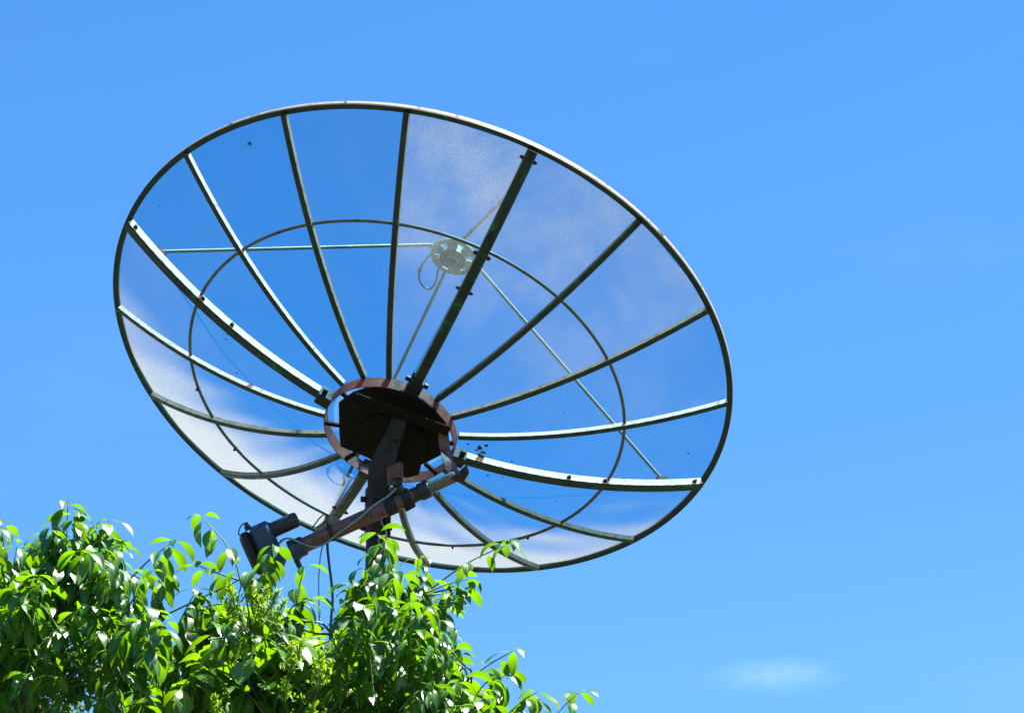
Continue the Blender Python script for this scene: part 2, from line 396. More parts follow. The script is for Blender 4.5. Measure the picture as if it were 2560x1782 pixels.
def rib_mb(w, dep, r0, r1, lip=0.0):
    mb = MB(); n = 40; rings = []
    for j in range(n+1):
        r = r0 + (r1 - r0)*j/n
        nx, nz = -r/(2*FD), 1.0; l = math.hypot(nx, nz); nx /= l; nz /= l
        base = Vector((r, 0, zz(r)))
        nn = Vector((nx, 0, nz)); c = 0.004
        prof = [(w/2, -0.004), (w/2, -dep + c), (w/2 - c, -dep), (-w/2 + c, -dep), (-w/2, -dep + c), (-w/2, -0.004)]
        rings.append([base + nn*d + Vector((0, y, 0)) for y, d in prof])
    m = 6
    vs = [v for q in rings for v in q]
    fs = [(j*m+k, j*m+(k+1) % m, (j+1)*m+(k+1) % m, (j+1)*m+k) for j in range(n) for k in range(m)]
    fs += [tuple(range(m)), tuple(n*m+k for k in reversed(range(m)))]
    return mb.add(vs, [tuple(reversed(f)) for f in fs])
def sleeve_mb(w, dep, r0, r1):
    mb = MB(); n = 40; vs = []
    for j in range(n+1):
        r = r0 + (r1 - r0)*j/n
        nx, nz = -r/(2*FD), 1.0; l = math.hypot(nx, nz); nn = Vector((nx/l, 0, nz/l)); base = Vector((r, 0, zz(r)))
        jag = 0.0012*(j % 2); o = w/2 + 0.0022; i_ = w/2 + 0.0006
        vs += [base + nn*d + Vector((0, y, 0)) for y, d in ((o, -dep*.78 - jag), (o, -0.0022), (-o, -0.0022), (-o, -dep*.78 - jag), (-i_, -dep*.78 - jag), (-i_, -0.0034), (i_, -0.0034), (i_, -dep*.78 - jag))]
    m = 8
    return mb.add(vs, [(j*m+k, (j+1)*m+k, (j+1)*m+(k+1) % m, j*m+(k+1) % m) for j in range(n) for k in range(m)])
sleeve_thin = sleeve_mb(0.024, 0.030, 0.32, 1.486).mesh('sleeve', M['sleeve'], 25)
sleeve_thick = sleeve_mb(0.044, 0.045, 0.37, 1.486).mesh('sleeve', M['sleeve'], 25)
thin = rib_mb(0.024, 0.030, 0.316, 1.49).mesh('rib', M['rib'], 25)
thick = rib_mb(0.044, 0.045, 0.316, 1.488).mesh('rib', M['main_rib'], 25)
def frame_at(r, d=0.0):
    nx, nz = -r/(2*FD), 1.0; l = math.hypot(nx, nz); nn = Vector((nx/l, 0, nz/l)); tt = Vector((nz/l, 0, -nx/l))
    return Vector((r, 0, zz(r))) + nn*d, tt, Vector((0, 1, 0)), nn
ribs = []
for i in range(16):
    o = link('rib', thick if i % 4 == 0 else thin, dish, LOC @ Matrix.Rotation(TH(i), 4, 'Z')); ribs.append(o)
    sl_me = (sleeve_thick if i % 4 == 0 else sleeve_thin)
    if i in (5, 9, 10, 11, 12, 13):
        sl_me = sl_me.copy(); sl_me.materials[0] = M['shaded_sleeve']
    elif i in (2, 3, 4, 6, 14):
        sl_me = sl_me.copy(); sl_me.materials[0] = M['half_lit_sleeve']
    link('sleeve', sl_me, o)
    if i % 4 == 0: o['label'] = 'thick main rib of the dish'
# bolts and clamps on the four main ribs
bolt = MB()
p, t_, y_, n_ = frame_at(0, 0)
Xv, Yv, Zv = Vector((1, 0, 0)), Vector((0, 1, 0)), Vector((0, 0, 1))
bolt.frame_box((0, 0, 0), Xv, Yv, Zv, 0.009, 0.034, 0.007, 0.003); bolt.frame_box((0, 0, 0.0), Xv, Yv, Zv, 0.006, 0.042, 0.004)
bolt_me = bolt.mesh('bolt', M['rust'], 30)
for i in (0, 4, 8, 12):
    for r in (1.45, 1.03, 0.86):
        c, t, y, nn = frame_at(r, -0.024)
        mt = Matrix(((t.x, y.x, nn.x, c.x), (t.y, y.y, nn.y, c.y), (t.z, y.z, nn.z, c.z), (0, 0, 0, 1)))
        link('bolt', bolt_me, ribs[i], mt)
    mb = MB(); c, t, y, nn = frame_at(0.335, -0.03)
    mb.frame_box(c, t, y, nn, 0.035, 0.034, 0.032, 0.006)
    for s in (-1, 1): mb.frame_box(c + y*s*0.044 + t*0.012, t, y, nn, 0.012, 0.012, 0.006)
    me = mb.mesh('clamp', M['dark_steel'], 30)
    link('clamp', me, ribs[i])

# stiffening ring and rim
def ring_mb(prof, n=160):
    mb = MB(); m = len(prof)
    vs = [(r*math.cos(2*PI*k/n), r*math.sin(2*PI*k/n), z) for k in range(n) for r, z in prof]
    fs = [(k*m+q, k*m+(q+1) % m, ((k+1) % n)*m+(q+1) % m, ((k+1) % n)*m+q) for k in range(n) for q in range(m)]
    return mb.add(vs, [tuple(reversed(f)) for f in fs])
dpart('stiffening_ring', ring_mb([(RR + 0.008*math.cos(a), zz(RR) - 0.010 + 0.008*math.sin(a)) for a in [k*PI/4 for k in range(8)]]), 'ring', 0, 60)
zr = zz(R)
rim = dpart('rim', ring_mb([(1.496, zr-0.014), (1.498, zr-0.016), (1.514, zr-0.016), (1.516, zr-0.014), (1.516, zr+0.009), (1.513, zr+0.012), (1.499, zr+0.012), (1.496, zr+0.009)], 192), 'rim', 0, 40)
dpart('rim_shade', ring_mb([(1.4925, zr-0.0195), (1.5195, zr-0.0195), (1.5195, zr-0.010), (1.5165, zr-0.010), (1.5165, zr-0.0165), (1.4955, zr-0.0165), (1.4955, zr+0.0), (1.4925, zr+0.0)], 192), 'rib', 0, 40)  # dark strip added as the shade under the rim
mb = MB().frame_box((RR, 0, zz(RR)-0.017), Xv, Yv, Zv, 0.010, 0.004, 0.0095, 0.002); mb.tube([(RR, 0, zz(RR)-0.02), (RR, 0, zz(RR)-0.03)], 0.0025, 6)
me = mb.mesh('ring_clip', M['dark_steel'], 30)
for i in (9, 10, 11, 13, 14): link('ring_clip', me, dish, LOC @ Matrix.Rotation(TH(i) + PI/16, 4, 'Z'))

# hub: red oxide band, octagonal plate on spokes, mounting frame
band = ring_mb([(0.309, -0.055), (0.3135, -0.055), (0.3135, 0.006), (0.309, 0.006)], 72)
hub = dpart('hub_band', band, 'band', 0, 30)
mb = MB()
def prism(mb, prof, z0, z1):
    m = len(prof); vs = [(x, y, z0) for x, y in prof] + [(x, y, z1) for x, y in prof]
    return mb.add(vs, [tuple(reversed(range(m))), tuple(range(m, 2*m))] + [(k, (k+1) % m, (k+1) % m+m, k+m) for k in range(m)])
def c1(x, y): return (760 + x/4.592, 900 + y/4.592)
hp = [onplane(*c1(*q), -0.055) for q in ((400, 490), (560, 372), (700, 325), (900, 318), (1150, 358), (1345, 445), (1495, 560), (1622, 722), (1655, 840), (1625, 1060), (1345, 1200), (1320, 1310), (1190, 1345), (1000, 1325), (745, 1120), (420, 985), (405, 800))]
prism(mb, [(q.x, q.y) for q in hp], -0.058, -0.048)
oc2 = [(0.02 + 0.17*math.cos(TH(0) + k*PI/4), 0.02 + 0.17*math.sin(TH(0) + k*PI/4)) for k in range(8)]
prism(mb, oc2, -0.078, -0.0585)
plate = dpart('hub_plate', mb, 'hub_dark', 0, 25)
mb = MB().frame_box((0.272, 0, -0.042), Xv, Yv, Zv, 0.037, 0.011, 0.006, 0.002)
me = mb.mesh('spoke', M['hub_dark'], 30)
for k in range(8): link('spoke', me, dish, LOC @ Matrix.Rotation(TH(0) + PI/8 + k*PI/4, 4, 'Z'))
# cross beam of two angle irons
b0, b1 = onplane(886, 990, -0.115), onplane(1124, 1076, -0.115)
mb = MB(); d = (b1-b0).normalized(); perp = Vector((0, 0, 1)).cross(d)
mb.bar(b0, b1, 0.05, 0.006, (0, 0, 1)); mb.bar(b0 + perp*0.026 + Vector((0, 0, 0.014)), b1 + perp*0.026 + Vector((0, 0, 0.014)), 0.006, 0.046, (0, 0, 1))
dpart('cross_beam', mb, 'hub_dark', 0, 25)
# yoke, pole head, pole
D0 = 14.1
yk = MB()
top = at(1003, 1040, 14.20); bot = at(942, 1215, D0+0.04)
rt = cw((1, 0, 0)); fw = cw((0, 0, 1)); upv = cw((0, -1, 0))
def slab(mb, pix, depth_list, thick):
    """polygon given by photo pixels with depths, extruded away from the viewer"""
    f = [at(px, py, d) for (px, py), d in zip(pix, depth_list)]; b = [q + fw*thick for q in f]; m = len(f)
    return mb.add(f + b, [tuple(range(m)), tuple(reversed(range(m, 2*m)))] + [((k+1) % m, k, k+m, (k+1) % m+m) for k in range(m)])
slab(yk, [(990, 1022), (1020, 1034), (1008, 1090), (996, 1120), (968, 1250), (918, 1240), (921, 1160), (965, 1080)], [14.12, 14.12, 14.10, 14.09, 14.06, 14.06, 14.07, 14.10], 0.012)
slab(yk, [(990, 1022), (1020, 1034), (1008, 1090), (996, 1120), (968, 1250), (918, 1240), (921, 1160), (965, 1080)], [14.20, 14.20, 14.18, 14.17, 14.15, 14.15, 14.16, 14.18], 0.012)
wpart('yoke', yk, 'dark_steel', 25)
mb = MB(); slab(mb, [(966, 1168), (1000, 1154), (1000, 1205), (968, 1216)], [14.045]*4, 0.008)
slab(mb, [(1000, 1154), (1006, 1160), (1006, 1208), (1000, 1205)], [14.05]*4, 0.1)
o = wpart('bracket_plate', mb, 'tube', 25); o['label'] = 'sunlit reddish bracket plate'
# pivot bolt through the yoke
mb = MB(); mb.tube([at(990, 1085, 14.07), at(990, 1085, 14.26)], 0.017, 12)
mb.tube([at(990, 1085, 14.055), at(990, 1085, 14.075)], 0.027, 6); wpart('pivot_bolt', mb, 'dark_steel', 30)
# strut between the hub plate and the yoke (polar axis bar)
mb = MB(); mb.bar(at(1004, 1050, 14.16), MD @ Vector((0.02, 0.0, -0.09)), 0.05, 0.05, (0, 0, 1), 0.006)
mb.bar(at(960, 1170, 14.13), MD @ Vector((-0.02, 0.14, -0.09)), 0.045, 0.045, (0, 0, 1), 0.006); wpart('axis_bar', mb, 'dark_steel', 30)
z_top = at(938, 1190, POLE_D).z; z_sl = at(938, 1330, POLE_D).z
P3 = Vector((POLE_XY[0], POLE_XY[1], 0))
def pz(z, dx=0, dy=0): return Vector((P3.x + dx, P3.y + dy, z))
mb = MB(); mb.tube([pz(z_sl), pz(z_sl+0.004), pz(z_top-0.01), pz(z_top)], [0.050, 0.053, 0.053, 0.048], 28); wpart('pole_sleeve', mb, 'pole', 40)
mb = MB(); mb.tube([pz(-0.3), pz(1.5), pz(3), pz(z_sl+0.05)], 0.045, 28); wpart('pole', mb, 'pole', 40)
mb = MB(); mb.frame_box((P3.x, P3.y, 0.012), Xv, Yv, Zv, 0.19, 0.19, 0.012, 0.02); wpart('base_plate', mb, 'rust', 40)
zb0, zb1 = at(970, 1265, POLE_D).z, at(970, 1336, POLE_D).z
mb = MB(); mb.frame_box(pz((zb0+zb1)/2, 0.058, -0.035), Xv, Yv, Zv, 0.012, 0.02, abs(zb0-zb1)/2, 0.004)
mb.tube([pz(zb1+0.03, 0.05, -0.055), pz(zb1+0.03, 0.078, -0.055)], 0.012, 6); wpart('sleeve_lug', mb, 'rust', 30)
mb = MB(); mb.tube([pz(z_sl+0.03, -0.066, -0.02), pz(z_sl+0.03, -0.05, -0.02)], 0.010, 6); mb.tube([pz(z_top-0.06, -0.072, -0.02), pz(z_top-0.06, -0.05, -0.02)], 0.014, 6); wpart('set_bolt', mb, 'rust', 30)

# push-arm strap, actuator
strap = MB()
q0 = MD @ onplane(1108, 1078, -0.10); q1 = at(1112, 1120, 14.12); q2 = at(1122, 1155, 14.04); q3 = at(1140, 1192, 14.0)
sp_ = spline([q0, q1, q2, q3], 5)
vs, fs = [], []
for i, p in enumerate(sp_):
    t = (sp_[min(i+1, len(sp_)-1)] - sp_[max(i-1, 0)]).normalized(); s = t.cross(Vector((0.15, -1, 0.2))).normalized(); nn = s.cross(t)
    vs += [p - s*0.024 - nn*0.004, p + s*0.024 - nn*0.004, p + s*0.024 + nn*0.004, p - s*0.024 + nn*0.004]
for i in range(len(sp_)-1): fs += [(i*4+k, i*4+(k+1) % 4, i*4+4+(k+1) % 4, i*4+4+k) for k in range(4)]
fs += [(3, 2, 1, 0), tuple(4*(len(sp_)-1)+k for k in range(4))]
strap.add(vs, fs); o = wpart('push_strap', strap, 'tube', 25); o['label'] = 'curved purplish steel strap down to the actuator rod'
mb = MB(); slab(mb, [(1128, 1196), (1150, 1176), (1167, 1160), (1173, 1182), (1160, 1203), (1144, 1205)], [13.96]*6, 0.012)
slab(mb, [(1128, 1196), (1150, 1176), (1167, 1160), (1173, 1182), (1160, 1203), (1144, 1205)], [14.03]*6, 0.012)
mb.tube([at(1150, 1186, 13.94), at(1150, 1186, 14.06)], 0.011, 10); wpart('clevis', mb, 'rust', 30)
AD = 14.0
def ap(px, py, d=AD): return at(px, py, d)
a_hi = ap(1140, 1190); a_lo = ap(700, 1390)
tdir = (a_lo - a_hi).normalized(); tup = fw.cross(tdir).normalized()
if tup.z < 0: tup = -tup
L_ = (a_lo - a_hi).length
def al(s): return a_hi + tdir*(L_*s)
mb = MB(); mb.tube([al(0.0), al(0.012), al(0.22), al(0.23)], [0.022, 0.027, 0.027, 0.027], 20)
act = dpart('actuator', MB(), 'tube', 0) if False else None
rod = wpart('actuator_rod', mb, 'rod', 40)
mb = MB(); mb.tube([al(0.15), al(0.155), al(0.205), al(0.21)], [0.036, 0.041, 0.041, 0.036], 22); mb.tube([al(0.205), al(0.26)], [0.034, 0.034], 22); wpart('seal_collar', mb, 'black', 40)
mb = MB(); mb.tube([al(0.24), al(0.30), al(0.62), al(0.90), al(0.93)], [0.035, 0.036, 0.036, 0.036, 0.036], 24); wpart('actuator_tube', mb, 'tube', 40)
for s0, s1, rr_, mt_ in ((0.255, 0.30, 0.043, 'dark_steel'), (0.34, 0.40, 0.043, 'dark_steel'), (0.695, 0.72, 0.040, 'rust')):
    mb = MB(); mb.tube([al(s0), al(s0+0.004), al(s1-0.004), al(s1)], [rr_-0.003, rr_, rr_, rr_-0.003], 24); wpart('tube_clamp', mb, mt_, 40)
# ball joint clamp on the mount
mb = MB()
c = ap(993, 1206, 14.0)
for k in range(7):
    pass
def ball(mb, c, r, n=12):
    vs = []; 
    for j in range(1, n//2):
        for k in range(n):
            a, b = PI*j/(n//2), 2*PI*k/n
            vs.append(c + Vector((math.sin(a)*math.cos(b), math.sin(a)*math.sin(b), math.cos(a)))*r)
    rows = n//2 - 1
    fs = [(j*n+k, (j+1)*n+k, (j+1)*n+(k+1) % n, j*n+(k+1) % n) for j in range(rows-1) for k in range(n)]
    fs += [tuple(range(n)), tuple(reversed([(rows-1)*n+k for k in range(n)]))]
    mb.add(vs, fs)
ball(mb, c, 0.026, 16)
mb.tube([c + tup*0.02, c - tup*0.05], 0.018, 14); mb.tube([c - fw*0.03, c + fw*0.07], 0.012, 12)
mb.bar(ap(975, 1225), ap(1018, 1228), 0.03, 0.03, fw, 0.005)
wpart('ball_joint', mb, 'joint', 50)
mb = MB(); mb.bar(ap(1012, 1272, 13.99), ap(1036, 1258, 13.99), 0.03, 0.035, fw, 0.006); mb.tube([ap(1000, 1230, 13.99), ap(1020, 1270, 13.99)], 0.016, 12); mb.tube([ap(1030, 1262, 13.96), ap(1030, 1262, 14.03)], 0.016, 10); wpart('clamp_bolt', mb, 'dark_steel', 40)
mb = MB(); mb.bar(ap(985, 1235, 14.0), at(955, 1228, 14.14), 0.035, 0.03, Zv, 0.004); wpart('arm_bracket', mb, 'dark_steel', 30)
# gearbox and motor
gb_c = at(668, 1366, AD)
mb = MB(); mb.tube([al(0.86), al(0.865), al(0.90)], [0.042, 0.046, 0.046], 22); mb.tube([al(0.90), al(0.94)], [0.05, 0.05], 22); wpart('gear_collar', mb, 'blue_black', 40)
ydir = fw
gear = MB()
# rounded plate shape, long across the tube
gear.frame_box(gb_c - tdir*0.004, tup, ydir, tdir, 0.112, 0.055, 0.050, 0.035)
gearbox = wpart('gearbox', gear, 'blue_black', 40)
mb = MB(); mb.frame_box(gb_c + tdir*0.072, tup, ydir, tdir, 0.104, 0.050, 0.028, 0.035); wpart('gearbox_cover', mb, 'dark_steel', 40)
mc = gb_c + tup*0.058
mb = MB(); mb.tube([mc - tdir*0.03, mc - tdir*0.034, mc - tdir*0.165, mc - tdir*0.177, mc - tdir*0.18], [0.034, 0.036, 0.036, 0.033, 0.026], 26); wpart('motor', mb, 'black', 40)
kn = gb_c + tup*0.115 + tdir*0.045
mb = MB(); mb.tube([kn - tup*0.012, kn + tup*0.006, kn + tup*0.012, kn + tup*0.026], [0.016, 0.016, 0.011, 0.010], 12); wpart('cable_gland', mb, 'black', 40)
mb = MB(); mb.tube([al(0.93) - tup*0.045, al(0.93) - tup*0.085], [0.014, 0.012], 10); wpart('drain_plug', mb, 'black', 40)
def cable(pts, r, mat, d=13.95, label=None, name='cable'):
    pp = [at(q[0], q[1], q[2] if len(q) > 2 else d) for q in pts]
    mb = MB(); mb.tube(spline(pp, 8), r, 8); o = wpart(name, mb, mat, 60)
    if label: o['label'] = label
def c2(x, y, *d): return (560 + x/3.805, 1120 + y/3.805, *d)
cable([c2(1640, 380, 13.98), c2(1560, 455, 13.93), c2(1430, 540, 13.93), c2(1280, 670), c2(1060, 830), c2(960, 910), c2(860, 938), c2(750, 910), c2(660, 868), c2(600, 855), c2(530, 880)], 0.0042, 'cable', 13.95, 'pale grey green cable sagging along the actuator tube')
cable([c2(650, 865), c2(590, 860), c2(520, 905, 13.98)], 0.004, 'dark_cable', 13.96)
cable([c2(180, 835), c2(145, 825), c2(142, 785), c2(165, 735), c2(205, 712), c2(240, 745)], 0.0032, 'dark_cable', 13.97, 'thin cable looping out of the motor housing')
cable([c2(830, 770, 14.0), c2(860, 730), c2(905, 670), c2(955, 628), c2(985, 640), c2(975, 690), c2(930, 730), c2(880, 755)], 0.0032, 'dark_cable', 13.95)
cable([c2(940, 730), c2(965, 660), c2(985, 635), c2(985, 720, 13.96), c2(985, 800, 14.04)], 0.003, 'dark_cable', 13.95)
cable([c2(980, 700, 14.05), c2(985, 870, 14.05), c2(985, 960, 14.05), c2(1000, 1100, 14.04), c2(1022, 1280, 14.02), c2(1033, 1430, 14.0), c2(1020, 1620, 13.98), c2(1010, 1900, 13.9), c2(1030, 2600, 13.7)], 0.0062, 'dark_cable', 14, 'dark cable hanging down from the actuator')
cable([c2(950, 800, 14.05), c2(938, 920, 14.05), c2(915, 1040, 14.05), c2(903, 1200, 14.05), c2(900, 1300, 14.04), c2(905, 1600, 14.0), c2(930, 2500, 13.7)], 0.003, 'cable', 14)
cable([c2(1490, 540, 14.02), c2(1500, 700, 14.03), c2(1530, 760, 14.02), c2(1545, 830, 14.02), c2(1520, 900, 14.03), c2(1490, 1010, 14.05), c2(1480, 1200, 14.05), c2(1490, 1500, 14.04), c2(1490, 2300, 13.9)], 0.004, 'cable', 14)

# feed: scalar plate with cut-outs, horn, four struts, cable loop
fc = Vector((0, 0, HF))
mb = MB(); nseg = 48
def annulus(mb, r0, r1, z0, z1, a0=0, a1=2*PI, n=48, ctr=(0, 0)):
    full = abs(a1 - a0 - 2*PI) < 1e-6; cnt = n if full else n+1
    vs = []
    for k in range(cnt):
        a = a0 + (a1-a0)*k/n
        for r, z in ((r0, z0), (r1, z0), (r1, z1), (r0, z1)): vs.append((ctr[0]+r*math.cos(a), ctr[1]+r*math.sin(a), z))
    fs = [(k*4+q, ((k+1) % cnt)*4+q, ((k+1) % cnt)*4+(q+1) % 4, k*4+(q+1) % 4) for k in range(n) for q in range(4)]
    if not full: fs += [(0, 1, 2, 3), tuple(reversed([n*4+q for q in range(4)]))]
    mb.add(vs, fs)
annulus(mb, 0.094, 0.118, HF-0.004, HF+0.006)
annulus(mb, 0.034, 0.068, HF-0.004, HF+0.006)
for k in range(6):
    a = k*PI/3 + 0.35
    annulus(mb, 0.066, 0.096, HF-0.0035, HF+0.0055, a, a + 0.70, 8)
feedp = dpart('feed_plate', mb, 'feed', 0, 30)
mb = MB()
annulus(mb, 0.030, 0.0345, HF-0.045, HF+0.01); annulus(mb, 0.047, 0.051, HF-0.03, HF-0.0035); annulus(mb, 0.0645, 0.068, HF-0.024, HF-0.0035)
dpart('scalar_ring', mb, 'feed', 0, 30)
mb = MB(); mb.tube([(0, 0, HF+0.007), (0, 0, HF+0.03), (0, 0, HF+0.031), (0, 0, HF+0.06)], [0.034, 0.034, 0.04, 0.04], 24)
mb.frame_box((0.01, 0.03, HF+0.045), Xv, Yv, Zv, 0.03, 0.04, 0.02, 0.008); dpart('feed_horn', mb, 'feed', 0, 40)
for i in (0, 4, 8, 12):
    th = TH(i)
    foot = Vector((RS*math.cos(th), RS*math.sin(th), zz(RS) + 0.01)); end = Vector((0.135*math.cos(th), 0.135*math.sin(th), HF + 0.004)); e2 = Vector((0.1*math.cos(th), 0.1*math.sin(th), HF + 0.014))
    mb = MB(); mb.tube([foot, foot.lerp(end, 0.5), end, e2], 0.0085, 12)
    o = dpart('feed_strut', mb, 'strut', 0, 60)
    mb = MB(); cfr, t, y, nn = frame_at(RS, 0.012); mb.frame_box(cfr, t, y, nn, 0.03, 0.018, 0.010, 0.004)
    mt = mb.mesh('strut_foot', M['rust'], 30)
    link('strut_foot', mt, o, Matrix.Rotation(th, 4, 'Z'))
def fpx(x, y, h): return onplane(980 + x/7.989, 540 + y/7.989, HF + h)
lp = [fpx(930, 800, 0.01), fpx(830, 780, 0), fpx(730, 810, -0.01), fpx(650, 910, -0.02), fpx(560, 1050, -0.02), fpx(535, 1150, -0.02), fpx(550, 1270, -0.02), fpx(610, 1390, -0.02), fpx(710, 1460, -0.02), fpx(810, 1420, -0.01), fpx(880, 1280, 0), fpx(920, 1090, 0.01), fpx(960, 960, 0.02), fpx(990, 880, 0.03)]
mb = MB(); mb.tube(spline(lp, 6), 0.0045, 8); o = dpart('feed_cable', mb, 'dark_cable', 0, 60); o['label'] = 'loop of cable hanging from the feed'
mb = MB(); mb.tube([fpx(570, 1010, -0.02), fpx(540, 1130, -0.02)], 0.009, 8); dpart('cable_plug', mb, 'dark_cable', 0, 60)

# wind-blown debris on the mesh
mb = MB()
def meshpt(px, py):
    o = MDI @ CAM; q = MDI @ at(px, py, 10.0); d = (q - o).normalized()
    A = d.x**2 + d.y**2; B = 2*(o.x*d.x + o.y*d.y) - 4*FD*d.z; C_ = o.x**2 + o.y**2 - 4*FD*o.z
    D = B*B - 4*A*C_
    if D < 0: return None
    t = [(-B - math.sqrt(D))/(2*A), (-B + math.sqrt(D))/(2*A)]
    return o + d*min(x for x in t if x > 0)
spots = [(1203, 1118, 1.0), (1210, 1128, .8), (1197, 1135, .7), (1192, 1122, .5), (1216, 1112, .6), (1205, 1140, .8), (1172, 1107, .4), (627, 357, .75), (622, 340, .4), (634, 328, .35), (400, 512, .3), (615, 360, .3), (985, 1005, .3), (594, 930, .4), (566, 846, .35), (1410, 1030, .3), (806, 1095, .3), (1722, 1130, .35), (1660, 1270, .25), (1388, 1248, .3), (1280, 1150, .35), (1220, 1185, .35), (1258, 1192, .3), (1305, 1170, .25), (1170, 1190, .3)]
for _ in range(40): spots.append((random.uniform(400, 1750), random.uniform(350, 1300), random.uniform(0.1, 0.2)))
for px, py, s in spots:
    q = meshpt(px, py)
    if q is None or math.hypot(q.x, q.y) > 1.44 or math.hypot(q.x, q.y) < 0.34: continue
    for _ in range(3 if s > 0.3 else 1):
        c = q + Vector((random.uniform(-1, 1), random.uniform(-1, 1), 0))*0.008*s + Vector((0, 0, -0.006))
        b = MB(); ball(b, Vector((0, 0, 0)), 0.011*s, 6)
        mb.add([c + Vector((v[0]*random.uniform(.6, 1.4), v[1]*random.uniform(.6, 1.4), v[2]*random.uniform(.5, 1.2))) for v in b.v], b.f)
o = dpart('debris', mb, 'debris', 0, 30); o['kind'] = 'stuff'

# ------------------------------------------------------------------ foliage
def leaf_shape(Ln, W, f0, f1, fold, twist, petiole=0.014, ragged=0.0, cup=0.0, n=9):
    """leaf from origin along +Y, bending from pitch f0 to f1 (radians); returns verts, uvs, faces"""
    rows = []; pos = Vector((0, 0, 0)); uv = []
    pts = [0.0] + [petiole] + [petiole + Ln*k/n for k in range(1, n+1)]
    tot = petiole + Ln; vs = []; prev = 0
    for i, s in enumerate(pts):
        t = s/tot; f = f0 + (f1 - f0)*min(1, t*1.15)**0.85
        d = Vector((0, math.cos(f), math.sin(f)))
        pos = pos + d*(s - prev); prev = s
        b = max(0.0, (s - petiole)/Ln)
        w = W*0.5*(math.sin(PI*min(1, b**0.93))**0.9) if b > 0 else 0.0
        if b > 0.8: w *= 0.7
        if ragged: w *= 1 + ragged*math.sin(b*23)
        w = max(w, 0.0009 if b < 1 else 0.0003)
        nrm = Vector((0, -math.sin(f), math.cos(f)))
        tw = twist*t; sx = Vector((1, 0, 0))*math.cos(tw) + nrm*math.sin(tw); nn = nrm*math.cos(tw) - Vector((1, 0, 0))*math.sin(tw)
        for q, sg in ((-1, -1), (-.5, -.5), (0, 0), (.5, .5), (1, 1)):
            vs.append(pos + sx*(w*q*math.cos(fold)) + nn*(abs(q)*w*math.sin(fold) - cup*w*q*q))
            uv.append((0.5 + q*0.5, b))
    m = 5
    fs = [(i*m+k, i*m+k+1, (i+1)*m+k+1, (i+1)*m+k) for i in range(len(pts)-1) for k in range(m-1) if not (i == 0 and k in (0, 3))]
    return np.array([tuple(v) for v in vs]), np.array(uv), fs
def variants(cnt, kind):
    out = []
    for _ in range(cnt):
        if kind == 'leaf':
            out.append(leaf_shape(random.uniform(.068, .102), random.uniform(.026, .037), random.uniform(-.1, .75), random.uniform(-1.5, -.8), random.uniform(.08, .35), random.uniform(-.7, .7), random.uniform(.008, .016), 0, random.uniform(0, .25)))
        elif kind == 'young':
            out.append(leaf_shape(random.uniform(.045, .07), random.uniform(.018, .026), random.uniform(.2, .9), random.uniform(-1.2, -.3), random.uniform(.15, .4), random.uniform(-.5, .5), .008))
        elif kind == 'shrub':
            out.append(leaf_shape(random.uniform(.075, .12), random.uniform(.042, .06), random.uniform(-.1, .6), random.uniform(-1.1, -.3), random.uniform(.05, .3), random.uniform(-.5, .5), .01, 0.10, random.uniform(0, .3)))
        elif kind == 'bract':
            out.append(leaf_shape(random.uniform(.012, .024), random.uniform(.004, .007), random.uniform(.3, 1.0), random.uniform(-.2, .6), .3, 0, .002, 0, 0, 4))
    return out
VAR = {k: variants(c, k) for k, c in (('leaf', 22), ('young', 8), ('shrub', 14), ('bract', 6))}

def leaf_matrix(base, yaw, pitch, roll, sc):
    return Matrix.Translation(base) @ Matrix.Rotation(yaw, 4, 'Z') @ Matrix.Rotation(pitch, 4, 'X') @ Matrix.Rotation(roll, 4, 'Y') @ Matrix.Scale(sc, 4)

